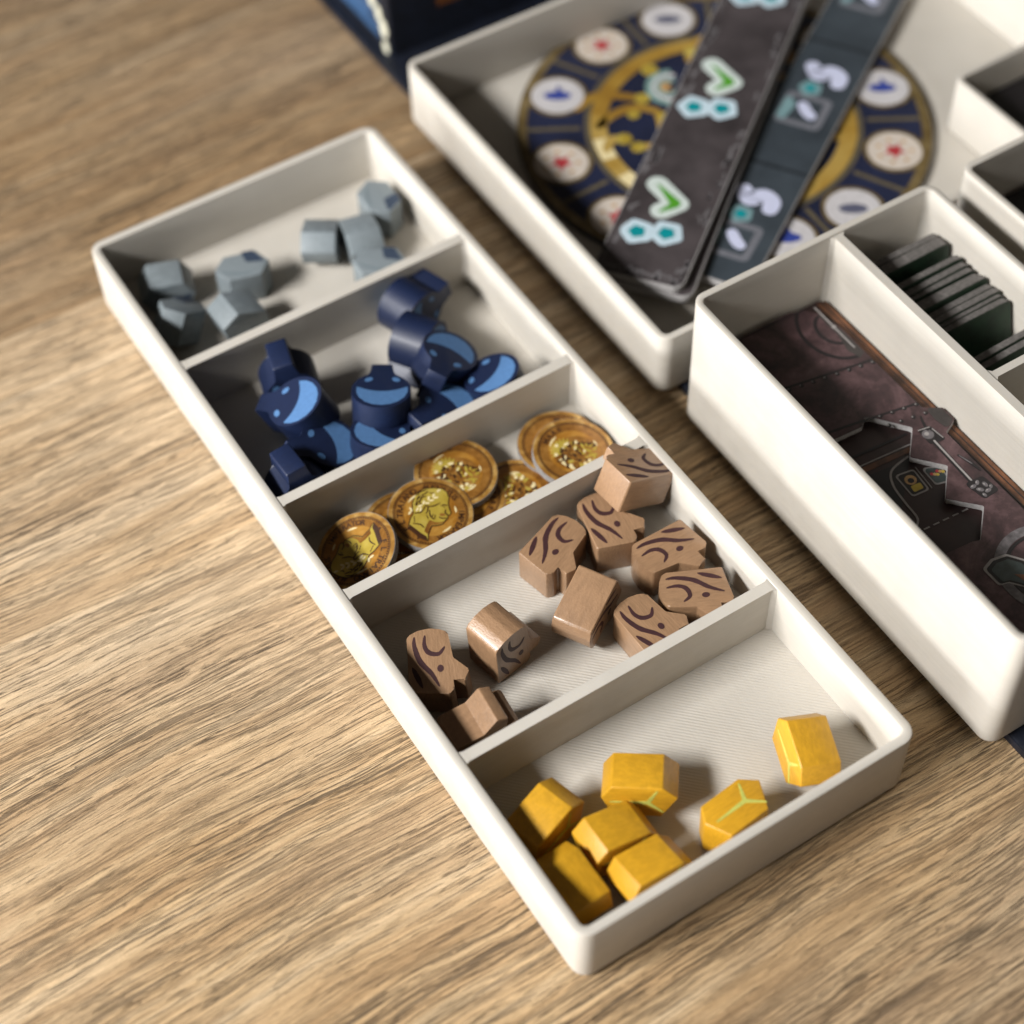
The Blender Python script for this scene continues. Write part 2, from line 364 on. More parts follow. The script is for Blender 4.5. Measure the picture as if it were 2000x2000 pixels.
# ------------------------------------------------------------------ table
table = bpy.data.objects.new('table_top', None); col.objects.link(table); table['kind'] = 'structure'
SEAM = 241.9
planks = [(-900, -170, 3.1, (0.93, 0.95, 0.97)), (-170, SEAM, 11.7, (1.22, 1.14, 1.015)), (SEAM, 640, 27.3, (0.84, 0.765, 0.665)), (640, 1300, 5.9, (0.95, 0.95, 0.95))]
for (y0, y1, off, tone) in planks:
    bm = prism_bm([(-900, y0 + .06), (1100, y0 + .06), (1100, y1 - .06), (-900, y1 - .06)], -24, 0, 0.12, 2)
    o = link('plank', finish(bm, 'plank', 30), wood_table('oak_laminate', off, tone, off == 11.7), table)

# ------------------------------------------------------------------ trays
def rrect(x0, y0, x1, y1, r, seg=6):
    return round_poly([(x0, y0), (x1, y0), (x1, y1), (x0, y1)], r, seg)
def tray(name, label, ix0, iy0, ix1, iy1, z0, h, wall, floor_t, r_in, dividers=(), rotz=0.0, group=None):
    """ix.. = inner faces of the walls; dividers = list of (axis, position, lo, hi, thickness, top drop)"""
    cx, cy = (ix0 + ix1) / 2, (iy0 + iy1) / 2
    t = empty(name, (cx, cy, z0), (0, 0, rotz), label, 'tray', group)
    x0, y0, x1, y1 = ix0 - cx, iy0 - cy, ix1 - cx, iy1 - cy
    prof = [(0, .2), (0, h - .32), (.08, h - .1), (.28, h), (wall - .28, h), (wall - .08, h - .1), (wall, h - .32), (wall, 1.5), (wall - .35, .6), (wall - 1.1, .0), (.3, 0)]
    bm = bmesh.new(); loops = []
    for d, z in prof:
        loops.append([bm.verts.new((x, y, z)) for x, y in rrect(x0 - d, y0 - d, x1 + d, y1 + d, r_in + d)])
    n = len(loops[0])
    for a in range(len(loops)):
        A, B = loops[a], loops[(a + 1) % len(loops)]
        for i in range(n): bm.faces.new((A[i], A[(i + 1) % n], B[(i + 1) % n], B[i]))
    link('wall', finish(bm, 'wall', 40), 'wall', t)
    e = .5
    prism('floor', rrect(x0 - e, y0 - e, x1 + e, y1 + e, r_in + e), .1, floor_t, 'floor', t)
    for axis, pos, lo, hi, th, drop in dividers:
        if axis == 'x':   # runs along x at y=pos (lower face)
            a, b = lo - cx, hi - cx; p0, p1 = pos - cy, pos + th - cy; fl = 1.0
            out = [(a - .4, p0 - fl), (a + .05, p0 - fl), (a + fl, p0), (b - fl, p0), (b - .05, p0 - fl), (b + .4, p0 - fl), (b + .4, p1 + fl), (b - .05, p1 + fl), (b - fl, p1), (a + fl, p1), (a + .05, p1 + fl), (a - .4, p1 + fl)]
        else:
            a, b = lo - cy, hi - cy; p0, p1 = pos - cx, pos + th - cx; fl = 1.0
            out = [(p1 + fl, a - .4), (p1 + fl, a + .05), (p1, a + fl), (p1, b - fl), (p1 + fl, b - .05), (p1 + fl, b + .4), (p0 - fl, b + .4), (p0 - fl, b - .05), (p0, b - fl), (p0, a + fl), (p0 - fl, a + .05), (p0 - fl, a - .4)]
        b_ = prism_bm(out, floor_t - .5, h - drop, 0)
        top = [e_ for e_ in b_.edges if all(abs(v.co.z - (h - drop)) < 1e-6 for v in e_.verts)]
        bmesh.ops.bevel(b_, geom=top, offset=.3, segments=2, profile=.5, affect='EDGES')
        link('divider', finish(b_, 'divider', 40), 'wall', t)
    return t
ZF = 4.2
TL, TW, TH1 = 238.3, 85.0, 21.0
sorting = tray('sorting_tray', 'long shallow ivory tray with five compartments of wooden pieces and coins', 0, 0, TW, TL, 0, TH1, 2.3, ZF, 1.6,
     [('x', y, 0, TW, 2.3, .35) for y in (46.8, 99.2, 132.1, 185.5)])
ZB = 2.5      # top of the navy board the other trays stand on
tray('rondel_tray', 'wide open ivory tray holding the round navy dial and two long strips', 108.9, 123.4, 279, 253.2, ZB, 21.0, 2.0, 2.5, 1.6, rotz=-.5)
tray('deep_tray', 'deep ivory tray with maroon boards and a row of upright tiles', 109.3, -5.3, 181.3, 112.5, ZB, 43.0, 1.9, 2.5, 1.8,
     [('y', 150.4, -5.3, 112.5, 2.4, .6), ('x', 54.2, 153.0, 181.3, 2.0, .9)], rotz=-.5)
tray('corner_tray', 'small ivory tray with dark contents standing inside the wide open tray', 237.5, 127.5, 275, 158.5, ZB + 2.5, 19.0, 1.8, 2.0, 1.4)
tray('side_tray', 'deep ivory tray of dark boards beside the deep tray with upright tiles', 195.5, -20, 262, 112.2, ZB, 43.0, 1.9, 2.5, 1.6)

# navy board under the trays behind
nb = prism('game_board', rrect(113.6, -150, 430, 420, 2), .02, ZB - .02, 'navy_board', None, .25)
tag(nb, 'dark navy flat board lying on the table under the deep trays', 'board')

# ------------------------------------------------------------------ wooden pieces
def clone_set(proto, name, poses, group, cat):
    for i, (loc, rot, spin, label) in enumerate(poses):
        o = proto if i == 0 else copy_tree(proto)
        o.name = name; pose(o, loc, rot, spin); tag(o, label, cat, group)
        jx, jy = random.uniform(-.3, .3) * S, random.uniform(-.3, .3) * S
        for ch_ in o.children:      # the print never sits in quite the same place
            if ch_.name.startswith('ink'): ch_.location = (jx, jy, 0)

# brown logs: outline with a curved end and a twig
BR = [(-7.1, 5.1), (-8.35, 2.4), (-8.7, -.4), (-8.2, -2.8), (-7.3, -4.6), (-.5, -5.5), (2.9, -9.0), (5.7, -8.0), (4.7, -4.7), (7.3, -5.4), (8.6, -4.2), (7.5, 5.2)]
BRr = [1.2, 2.5, 3, 2.5, .9, .9, .4, .4, .35, .6, .5, .7]
def make_brown():
    t = empty('wood_log_token', (0, 0, 0))
    link('body', finish(prism_bm(round_poly(BR, BRr, 4), -5, 5, .45, 3), 'body', 38), 'brown', t)
    marks = [('s', stroke([(-6.6, 3.5), (-4.2, 3.55), (-.2, 2.4), (3.2, -.1), (6.5, -1.7)], 1.3, .75, wob=.14)),
             ('c', stroke([(-6.8, 1.0), (-4.2, 1.2), (-2.3, .2), (-1.8, -2.0), (-3.4, -3.4)], 1.2, .7, wob=.14)),
             ('d', circle(2.0, -2.2, .95, 14, .75)),
             ('k', stroke([(1.2, 4.25), (3.6, 3.3), (6.5, 2.2)], 1.25, .75, wob=.14))]
    for z in (5, -5):
        for k, o_ in marks:
            decal('ink_dot' if k == 'd' else 'ink_stripe', o_, z, 'brown_ink', t)
    return t
FL = 180
zc = ZF + 5.02
clone_set(make_brown(), 'wood_log_token', [
    ((74, 74, zc), (0, 0, 0), 0, 'brown log token lying flat along the inner tray wall, twig by the corner log'),
    ((51.6, 90.1, zc), (FL, 0, 199.8), 0, 'brown log token lying flat with full face up near the coin divider'),
    ((57.1, 58.2, zc), (FL, 0, -90), 0, 'brown log token lying flat, pushed against the divider to the yellow nuggets'),
    ((72.5, 60.5, zc), (0, 0, -25.5), 0, 'brown log token lying flat in the corner between yellow nuggets and the other trays'),
    ((66.1, 88.9, zc), (FL, 0, 256.8), 0, 'brown log token half covered by the log lying on top of it'),
    ((77.9, 93.0, 17.6), (2, -21, 178), 0, 'tilted brown log token lying on top of another against the tray wall'),
    ((48.5, 71.2, 12.3), (92, -15, 30), 0, 'brown log token standing on edge, plain long side up, among the flat logs'),
    ((25.7, 74.3, 12.4), (-67, 87, 35), 0, 'brown log token standing upright with glossy curved end on top'),
    ((9.0, 77.0, 10.3), (-177, 6, -118), 0, 'brown log token face up in the shade of the wall facing the open table'),
    ((9.6, 57.6, 9.8), (-93, 1, -6), 0, 'brown log token on its side in the shaded corner, twig pointing up'),
], 'brown wooden log tokens', 'token')

# yellow nuggets
YE = [(4.8, 5.6), (8.6, 2.7), (5.5, -4.4), (-5.5, -5.5), (-8.4, .3), (-6.4, 4.4)][::-1]
def make_yellow():
    t = empty('gold_nugget_token', (0, 0, 0))
    link('body', finish(prism_bm(round_poly(YE, .4, 2), -5, 5, .42, 3), 'body', 28), 'yellow', t)
    ctr = (2.2, .3)
    for z in (5, -5):
        for a, wd in (((3.9, 4.7), .5), ((6.0, -2.6), .5), ((-6.2, -.6), .5)):
            d = Vector((a[0] - ctr[0], a[1] - ctr[1])).normalized(); n_ = Vector((-d.y, d.x))
            o_ = [(ctr[0] + n_.x * .55 - d.x * .2, ctr[1] + n_.y * .55 - d.y * .2), (ctr[0] - n_.x * .55 - d.x * .2, ctr[1] - n_.y * .55 - d.y * .2), (a[0] - n_.x * .18, a[1] - n_.y * .18), (a[0] + n_.x * .18, a[1] + n_.y * .18)]
            decal('ink_ray', o_, z, 'green_ink', t, .05 + .012 * (a[0] > 5) + .024 * (a[0] < 0))
    return t
clone_set(make_yellow(), 'gold_nugget_token', [
    ((68.5, 12.1, 10.8), (78, 15, -111), 0, 'yellow nugget token standing alone near the tray corner, green line on its side'),
    ((32.4, 25.9, 10.3), (81, 3, -38), 0, 'yellow nugget token standing on edge in the middle of the open floor'),
    ((45.3, 7.6, 9.6), (-5, 3, 1), 0, 'yellow nugget token lying flat with a pale green forked line on top'),
    ((20.1, 18.0, 10.3), (87, 19, -2), 0, 'yellow nugget token with one bright slanted end, between the other nuggets'),
    ((21.6, 6.6, 10.7), (78, 12, -1), 0, 'yellow nugget token on edge pressed against the end wall beside the shaded nugget'),
    ((9.4, 29.6, 10.6), (86, -6, 15), 0, 'yellow nugget token half in shade, nearest the divider to the logs'),
    ((5.6, 13.0, 10.9), (95, -5, 94), 0, 'yellow nugget token almost wholly in the shade of the tray corner'),
], 'yellow wooden nugget tokens', 'token')

# blue pots: disc with a neck
def make_blue():
    t = empty('ink_pot_token', (0, 0, 0))
    r = 7.6; a0 = math.degrees(math.asin(2.8 / r)); o = []
    for k in range(41):
        th = R(90 + a0 + (360 - 2 * a0) * k / 40); o.append((r * math.cos(th), r * math.sin(th)))
    o += round_poly([(2.8, 7.0), (2.8, 11.6), (-2.8, 11.6), (-2.8, 7.0)], [0, .5, .5, 0], 3)[1:-1]
    link('body', finish(prism_bm(o, -5, 5, .4, 3), 'body', 38), 'blue', t)
    out = []
    for k in range(21):
        th = R(169 + 202 * k / 20); out.append((6.6 * math.cos(th), 6.6 * math.sin(th)))
    inn = []
    for k in range(21):
        x_ = 6.4 - 12.8 * k / 20; inn.append((x_, 1.2 - 2.0 * (1 - (x_ / 6.4) ** 2)))
    cres = round_poly([out[0]] + out[2:-2:2] + [out[-1]] + inn[1:-1:2], .35, 2)
    for z in (5, -5):
        decal('ink_crescent', cres, z, 'blue_ink', t)
        decal('ink_dot', circle(-3.5, 4.3, 1.15, 14, .8, R(35)), z, 'blue_ink', t)
        decal('ink_dot', circle(3.5, 4.3, 1.15, 14, .8, R(-35)), z, 'blue_ink', t)
    return t
clone_set(make_blue(), 'ink_pot_token', [
    ((37.4, 148.6, 17.6), (-13, 3, -31), 0, 'navy pot token face up with neck towards the grey stones, lying on another pot'),
    ((20.0, 158.0, 17.3), (-21, -9, 42), 0, 'navy pot token tilted face up with crescent showing, leaning on the upright pot'),
    ((19.4, 147.2, 12.3), (20, -12, 82), 0, 'navy pot token face up with neck pointing to the pot in the dark corner'),
    ((31.8, 140.6, 13.0), (-14, -6, -77), 0, 'navy pot token face up under another, neck touching the next pot along the divider'),
    ((51.6, 141.8, 11.2), (14, -6, 100), 0, 'navy pot token face up against the coin divider, just behind the stack of two'),
    ((67.6, 141.0, 12.9), (-20, -4, 25), 0, 'navy pot token face up at the coin divider, closest to the other trays'),
    ((59.5, 154.6, 14.4), (16, -19, 127), 0, 'navy pot token tilted away with its crescent in shade'),
    ((58.6, 167.0, 11.9), (90, 0, 32), 130, 'navy pot token standing on its round edge in the middle of the blue pots'),
    ((63.0, 178.6, 12.0), (90, 0, 18), -78, 'navy pot token on its round edge beside the grey stone divider'),
    ((23.4, 173.2, 12.0), (87, -8, -15), 0, 'navy pot token standing upright with square neck on top'),
    ((8.4, 140.2, 12.4), (82, -6, 0), 0, 'navy pot token in the dark corner with only its square neck lit'),
], 'navy wooden pot tokens', 'token')

# grey stones
GR = [(-4.6, -4.7), (4.4, -4.9), (7.6, -.4), (4.8, 4.6), (-4.2, 4.8), (-7.6, .3)]
def make_grey():
    t = empty('stone_token', (0, 0, 0))
    link('body', finish(prism_bm(round_poly(GR, .3, 2), -4.9, 4.9, .28, 3), 'body', 28), 'grey', t)
    for z in (4.9, -4.9):
        decal('ink_patch', round_poly([(1.6, .6), (6.6, -.6), (4.3, 4.6), (.9, 4.8)], .4, 2), z, 'grey_ink', t)
        decal('ink_line', stroke([(-5.6, -1.2), (-1.2, -3.2), (2.4, -3.6)], .7, .4), z, 'grey_line', t)
    return t
clone_set(make_grey(), 'stone_token', [
    ((12.6, 226.2, 9.2), (-91, 4, -18), 0, 'grey stone token on edge with a lit top above a shaded one'),
    ((23.6, 203.6, 10.7), (-89, 26, 3), 0, 'grey stone token on edge by the divider to the navy pots'),
    ((32.0, 217.0, 9.25), (0, 0, -14), 0, 'grey stone token lying flat with a dark blue patch on top'),
    ((56.2, 216.4, 10.5), (-90, 22, 56), 0, 'grey stone token on edge beside the open lit floor, next to three others'),
    ((77.2, 219.8, 9.25), (0, 0, -92), 0, 'grey stone token farthest back with a dark patch on top'),
    ((64.6, 197.6, 9.25), (0, 0, -30), 0, 'grey stone token lying flat with a dull line, touching the divider'),
    ((66.4, 211.6, 10.2), (-90, 14, 78), 0, 'grey stone token on edge touching three others of its group'),
    ((9.0, 210.6, 10.9), (0, 34, 24), 0, 'grey stone token in deep shade against the wall facing the open table'),
], 'grey wooden stone tokens', 'token')

# ------------------------------------------------------------------ coins
RC = 10.7
_glyph = {}
def glyph(ch):
    if ch not in _glyph:
        c = bpy.data.curves.new('glyph', 'FONT'); c.body = ch; c.size = 1; c.align_x = 'CENTER'; c.resolution_u = 2; c.offset = 0.022
        o = bpy.data.objects.new('glyph', c); col.objects.link(o)
        me = bpy.data.meshes.new_from_object(o)
        _glyph[ch] = ([v.co.copy() for v in me.vertices], [list(p_.vertices) for p_ in me.polygons])
        bpy.data.objects.remove(o); bpy.data.curves.remove(c); bpy.data.meshes.remove(me)
    return _glyph[ch]
def arc_text(name, txt, r, a0, a1, size, z, m, parent):
    """letters round a circle, tops outward, clockwise from a0 to a1 (degrees)"""
    bm = bmesh.new(); n = len(txt)
    for i, ch in enumerate(txt):
        th = R(a0 + (a1 - a0) * (i / max(1, n - 1)))
        vs_, fs = glyph(ch); rot = Matrix.Rotation(th - math.pi / 2, 2)
        V = []
        for v in vs_:
            q = rot @ Vector((v.x * size * 1.05, (v.y - .35) * size)); V.append(bm.verts.new((q.x + r * math.cos(th), q.y + r * math.sin(th), z)))
        for f_ in fs:
            try: bm.faces.new([V[k] for k in f_])
            except ValueError: pass
    ext = bmesh.ops.extrude_face_region(bm, geom=bm.faces[:])
    bmesh.ops.translate(bm, vec=(0, 0, .05), verts=[g for g in ext['geom'] if isinstance(g, bmesh.types.BMVert)])
    return link(name, finish(bm, name), m, parent)
def hp(x, y):      # from the coin drawing's grid to millimetres
    return ((x - 1045) / 600 * RC, -(y - 740) / 512 * RC)
HEAD = [hp(*q) for q in [(1210, 395), (1270, 440), (1298, 520), (1288, 600), (1302, 680), (1322, 740), (1305, 768), (1268, 772), (1282, 800), (1262, 828), (1228, 858), (1204, 894), (1120, 912), (1052, 920), (1030, 965), (1000, 1045), (1000, 1132), (905, 1085), (815, 1010), (735, 950), (752, 888), (770, 820), (812, 750), (800, 680), (800, 600), (830, 500), (880, 440), (960, 400), (1080, 384)]]
def coin_base(name='coin'):
    t = empty(name, (0, 0, 0))
    link('body', finish(prism_bm(circle(0, 0, RC, 72), -1, 1, .18, 2), 'body', 40), 'board_edge', t)
    prism('face', circle(0, 0, RC - .12, 72), .9, 1.03, 'gold', t, smooth=None)
    prism('reverse', circle(0, 0, RC - .12, 72), -1.03, -.9, 'gold', t, smooth=None)
    ring_outline_mesh('rim', 0, 0, RC - 1.25, RC - .12, .95, 1.07, 'gold_rim', t, 72)
    ring_outline_mesh('rim_line', 0, 0, RC - 1.42, RC - 1.25, .95, 1.085, 'gold_dark', t, 72)
    ring_outline_mesh('legend_band', 0, 0, 6.75, RC - 1.42, .95, 1.045, 'gold_band', t, 72)
    bm = bmesh.new()
    for k in range(84):
        th = 2 * math.pi * k / 84; prism_bm(circle(8.95 * math.cos(th), 8.95 * math.sin(th), .24, 6), 1.0, 1.09, bm=bm)
    b = link('beading', finish(bm, 'beading'), 'gold_dark', t); b['kind'] = 'stuff'
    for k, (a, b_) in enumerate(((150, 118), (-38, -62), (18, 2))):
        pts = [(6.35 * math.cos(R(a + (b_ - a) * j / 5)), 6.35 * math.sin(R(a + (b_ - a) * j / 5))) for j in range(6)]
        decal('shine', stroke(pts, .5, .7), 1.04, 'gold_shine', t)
    return t
def coin_head():
    t = coin_base()
    arc_text('lettering', 'TRAIANO', 7.75, 186, 124, 2.1, 1.05, 'gold_dark', t)
    arc_text('lettering', 'AUGUSTUS', 7.75, 100, 36, 2.1, 1.05, 'gold_dark', t)
    arc_text('lettering', 'IMPERATOR', 7.75, 4, -74, 2.05, 1.05, 'gold_dark', t)
    arc_text('lettering', 'A', 7.75, -113, -113, 2.05, 1.05, 'gold_dark', t)
    arc_text('lettering', 'FL', 7.75, -142, -158, 2.05, 1.05, 'gold_dark', t)
    c = Vector((sum(p_[0] for p_ in HEAD) / len(HEAD), sum(p_[1] for p_ in HEAD) / len(HEAD)))
    big = []
    for i, p_ in enumerate(HEAD):
        a, b = Vector(HEAD[i - 1]), Vector(HEAD[(i + 1) % len(HEAD)]); d = (b - a).normalized(); n_ = Vector((-d.y, d.x)); q = Vector(p_)
        big.append(tuple(q + n_ * .3))
    area_ = sum(HEAD[i - 1][0] * HEAD[i][1] - HEAD[i][0] * HEAD[i - 1][1] for i in range(len(HEAD)))
    if area_ > 0: big = [tuple(2 * Vector(p_) - Vector(b)) for p_, b in zip(HEAD, big)]
    decal('portrait_outline', big, 1.05, 'gold_dark', t, .03)
    po = decal('portrait', HEAD, 1.09, 'gold_light', t, .03)
    zz = 1.125
    ink = [[(1190, 640), (1230, 625), (1280, 632)], [(1225, 650), (1250, 660)], [(1160, 800), (1200, 815), (1262, 815)], [(950, 690), (975, 640), (1010, 650), (1000, 720), (980, 745)], [(1030, 700), (1040, 780), (1090, 830)],
           [(820, 745), (900, 735), (945, 690)], [(1020, 650), (1090, 640), (1180, 600)], [(800, 890), (900, 905), (950, 950)], [(820, 870), (815, 790)], [(990, 770), (1010, 820)],
           [(1255, 690), (1250, 740), (1290, 765)], [(870, 470), (900, 440), (990, 410)], [(930, 520), (900, 560), (860, 600)], [(1010, 430), (960, 470), (920, 480)], [(1060, 800), (1080, 760)], [(1100, 820), (1110, 770)]]
    decal('portrait_shade', [hp(*q) for q in [(1050, 918), (1120, 908), (1200, 890), (1228, 858), (1180, 872), (1100, 870), (1030, 840), (990, 900), (950, 1000), (1000, 1040), (1030, 965)]], 1.118, 'gold_band', po, .018)
    decal('portrait_shade', [hp(*q) for q in [(735, 950), (815, 1010), (905, 1085), (1000, 1132), (985, 1075), (900, 1020), (820, 955), (752, 905)]], 1.118, 'gold_dark', po, .02)
    decal('portrait_shade', [hp(*q) for q in [(1180, 740), (1230, 745), (1255, 775), (1200, 790), (1165, 775)]], 1.118, 'gold_band', po, .018)
    hr = random.Random(12)
    for k in range(22):
        hx, hy = hr.uniform(825, 1190), hr.uniform(415, 640)
        if hy > 660 - (hx - 820) * .55 and hx > 930: continue
        if (hx - 1030) ** 2 / 210 ** 2 + (hy - 590) ** 2 / 195 ** 2 > 1: continue
        a_ = math.atan2(hy - 700, hx - 1000) + 1.57 + hr.uniform(-.5, .5); l_ = hr.uniform(22, 45)
        decal('hair_line', stroke([hp(hx - l_ * math.cos(a_), hy - l_ * math.sin(a_)), hp(hx + 6, hy + 8), hp(hx + l_ * math.cos(a_), hy + l_ * math.sin(a_))], .24, .6, 3), 1.12 + .0004 * k, 'gold_dark', po, .015)
    for L_ in ink:
        decal('ink_line', stroke([hp(*q) for q in L_], .38, .4), zz, 'gold_dark', po, .02)
    for (x, y, a) in [(860, 690, 65), (900, 640, 20), (905, 690, 80), (950, 590, 70), (1000, 600, 5), (1020, 530, 80), (1060, 560, 15), (1090, 490, 70), (1120, 520, 10), (1160, 420, 40), (770, 690, 120), (755, 740, 60)]:
        q = hp(x, y); decal('laurel_leaf', circle(q[0], q[1], .68, 8, .30, R(a)), zz, 'gold_shine', po, .035)
    return t
def coin_tail():
    t = coin_base('coin')
    arc_text('lettering', 'MARE', 7.7, 140, 100, 2.05, 1.05, 'gold_dark', t)
    rnd = random.Random(4)
    decal('relief_ground', circle(.3, -.4, 5.9, 28, 5.2), 1.035, 'gold_band', t, .02)
    for k in range(9):      # fan of petals
        a = R(60 + 17 * k); x, y = -2.2 + 2.3 * math.cos(a), .9 + 2.3 * math.sin(a)
        decal('petal', circle(x, y, 1.7, 10, .42, a), 1.04 + .004 * k, 'gold_light', t, .06)
    for k in range(95):
        a = rnd.uniform(0, 6.28); d = 5.4 * math.sqrt(rnd.random()); x, y = .6 + d * math.cos(a), -1.1 + d * .8 * math.sin(a)
        m_ = rnd.choice(['gold_light', 'gold_light', 'gold_dark', 'gold_dark', 'gold_rim', 'gold_shine'])
        decal('relief_leaf', circle(x, y, rnd.uniform(.4, .95), 8, rnd.uniform(.2, .45), rnd.uniform(0, 3.1)), 1.09 + .0004 * k, m_, t, .03)
    for k in range(7):
        a = rnd.uniform(0, 6.28); decal('bead', circle(4.9 * math.cos(a), 4.6 * math.sin(a), .5, 10), 1.17, 'gold_shine', t, .05)
    return t
G_C = 'gold card coins in the tray'
def place(t, loc, rot, spin, label, cat='coin', grp=G_C): pose(t, loc, rot, spin); tag(t, label, cat, grp)
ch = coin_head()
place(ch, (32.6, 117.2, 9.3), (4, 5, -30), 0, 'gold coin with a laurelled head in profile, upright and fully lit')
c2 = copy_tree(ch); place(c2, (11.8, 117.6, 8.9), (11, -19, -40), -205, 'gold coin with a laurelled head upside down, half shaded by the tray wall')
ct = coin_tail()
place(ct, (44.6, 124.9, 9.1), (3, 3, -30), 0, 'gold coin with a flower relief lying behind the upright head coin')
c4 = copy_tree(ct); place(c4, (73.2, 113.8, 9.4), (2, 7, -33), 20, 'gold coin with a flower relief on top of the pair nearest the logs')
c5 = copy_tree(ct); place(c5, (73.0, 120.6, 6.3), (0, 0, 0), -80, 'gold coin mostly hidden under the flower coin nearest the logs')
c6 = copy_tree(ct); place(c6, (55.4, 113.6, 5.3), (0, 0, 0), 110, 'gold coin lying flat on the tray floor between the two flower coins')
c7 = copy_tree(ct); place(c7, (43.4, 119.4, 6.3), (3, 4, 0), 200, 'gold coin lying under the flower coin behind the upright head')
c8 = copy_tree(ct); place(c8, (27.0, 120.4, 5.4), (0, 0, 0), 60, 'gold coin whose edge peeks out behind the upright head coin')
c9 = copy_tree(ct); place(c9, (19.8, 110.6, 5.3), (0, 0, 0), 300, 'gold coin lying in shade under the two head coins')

# ------------------------------------------------------------------ contents of the wide tray: dial and strips
ZT = ZB + 2.5
DZ = ZT + 2.0
DC = (181.6, 196.6)
dial = empty('navy_dial', (DC[0], DC[1], ZT), (0, 0, 0), 'round navy card dial with gold ring and white medallions in the wide tray', 'dial')
RD = 61.5
link('disc', finish(prism_bm(circle(0, 0, RD, 120), .05, 2.0, .15, 2), 'disc', 40), 'navy_print', dial)
ring_outline_mesh('gold_edge', 0, 0, RD - 3.0, RD - .1, 1.95, 2.06, 'medal_gold', dial, 120)
ring_outline_mesh('inner_ring', 0, 0, 34.6, 39.6, 1.95, 2.10, 'gold_ring', dial, 120)
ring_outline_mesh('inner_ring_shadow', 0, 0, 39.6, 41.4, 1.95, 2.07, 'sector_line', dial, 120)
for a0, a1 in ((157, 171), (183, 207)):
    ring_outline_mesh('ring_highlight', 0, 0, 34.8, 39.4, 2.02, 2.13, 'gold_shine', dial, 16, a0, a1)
angs = [73.5, 101, 132, 166, 198, 229, 254, 280, 312, 344, 14, 44]
icons = ['slate', 'red', 'royal', 'red2', 'red', 'tan', 'royal', 'slate', 'red', 'royal', 'tan', 'slate']
for i, (a, ic) in enumerate(zip(angs, icons)):
    x, y = 51.0 * math.cos(R(a)), 51.0 * math.sin(R(a))
    md = prism('medallion', circle(x, y, 9.2, 40), 1.95, 2.10, 'medal_gold', dial, smooth=None)
    cr = ic in ('red', 'red2', 'tan')
    prism('medallion_face', circle(x, y, 8.0, 40), 2.05, 2.16, 'medal_cream' if cr else 'medal_white', md, smooth=None)
    if cr:
        prism('icon', circle(x + .6, y, 4.6, 12, 3.2, R(a)), 2.1, 2.19, 'tan_ink', md, smooth=None) if ic == 'tan' else None
        if ic != 'tan':
            st = []
            for k in range(10):
                rr = 3.6 if k % 2 == 0 else 1.7; st.append((x + rr * math.cos(R(36 * k + a)), y + rr * math.sin(R(36 * k + a))))
            prism('icon', st, 2.1, 2.19, 'red', md, smooth=None)
            for k in range(7):
                b_ = R(k * 51 + 20); prism('icon_dot', circle(x + 4.9 * math.cos(b_), y + 4.9 * math.sin(b_), .7, 8), 2.1, 2.18, 'tan_ink', md, smooth=None)
    else:
        prism('icon', circle(x, y, 4.2, 24, 2.0, R(-33)), 2.1, 2.19, ic, md, smooth=None)
        if ic == 'royal': prism('icon', [(x - 1.3, y), (x + 2.4, y + .5), (x + 2.6, y + 3.9)], 2.12, 2.2, ic, md, smooth=None)
    nx = angs[(i + 1) % 12] if i < 11 else angs[0] + 360
    nx = nx if nx > a - 300 else nx
    mid = (a + (nx if abs(nx - a) < 180 else nx + 360)) / 2
    c, s_ = math.cos(R(mid)), math.sin(R(mid)); w_ = .8
    prism('sector_line', [(42.6 * c - s_ * w_, 42.6 * s_ + c * w_), (42.6 * c + s_ * w_, 42.6 * s_ - c * w_), (58.4 * c + s_ * w_, 58.4 * s_ - c * w_), (58.4 * c - s_ * w_, 58.4 * s_ + c * w_)], 1.95, 2.05, 'sector_line', dial, smooth=None)
def dl(x, y): return (x - DC[0], y - DC[1])
for k, pts in enumerate([[(150, 216), (157, 218), (164, 217), (168.5, 212)], [(168.5, 212), (165, 204), (160, 199.7), (153.7, 203)], [(149, 226), (157, 228), (163, 224), (168, 219)], [(150, 190), (156, 187), (161, 188)], [(146, 206), (150, 209), (153, 207)], [(205, 232), (196, 231), (190, 226)], [(212, 215), (207, 206), (214, 200)], [(196, 170), (203, 174), (210, 170)]]):
    decal('gold_scroll', stroke([dl(*q) for q in pts], 3.3, .35), 2.04 + .012 * k, 'gold_ring', dial, .06)
for k, (x, y, r) in enumerate([(153.2, 207.2, 2.4), (154.5, 202, 2.2), (161.7, 214.6, 1.9), (168, 219.1, 2.4), (168.8, 208.6, 2.2), (193.1, 228.4, 2.4), (160.2, 199.7, 2.0), (177.4, 228.7, 2.6)]):
    q = dl(x, y); prism('gold_boss', circle(q[0], q[1], r, 14), 2.0, 2.2, 'gold_light', dial, smooth=None)
q = dl(177, 219.5)
for k, (r0, r1, m_) in enumerate([(0, 2.2, 'tan_ink'), (2.6, 4.0, 'teal_pale'), (4.6, 6.2, 'medal_white'), (6.4, 8.2, 'teal_pale')]):
    ring_outline_mesh('swirl', q[0] + .5 * k, q[1] - .4 * k, max(r0, .05), r1, 1.95, 2.12 + .01 * k, m_, dial, 40, 20 * k, 300 + 20 * k)

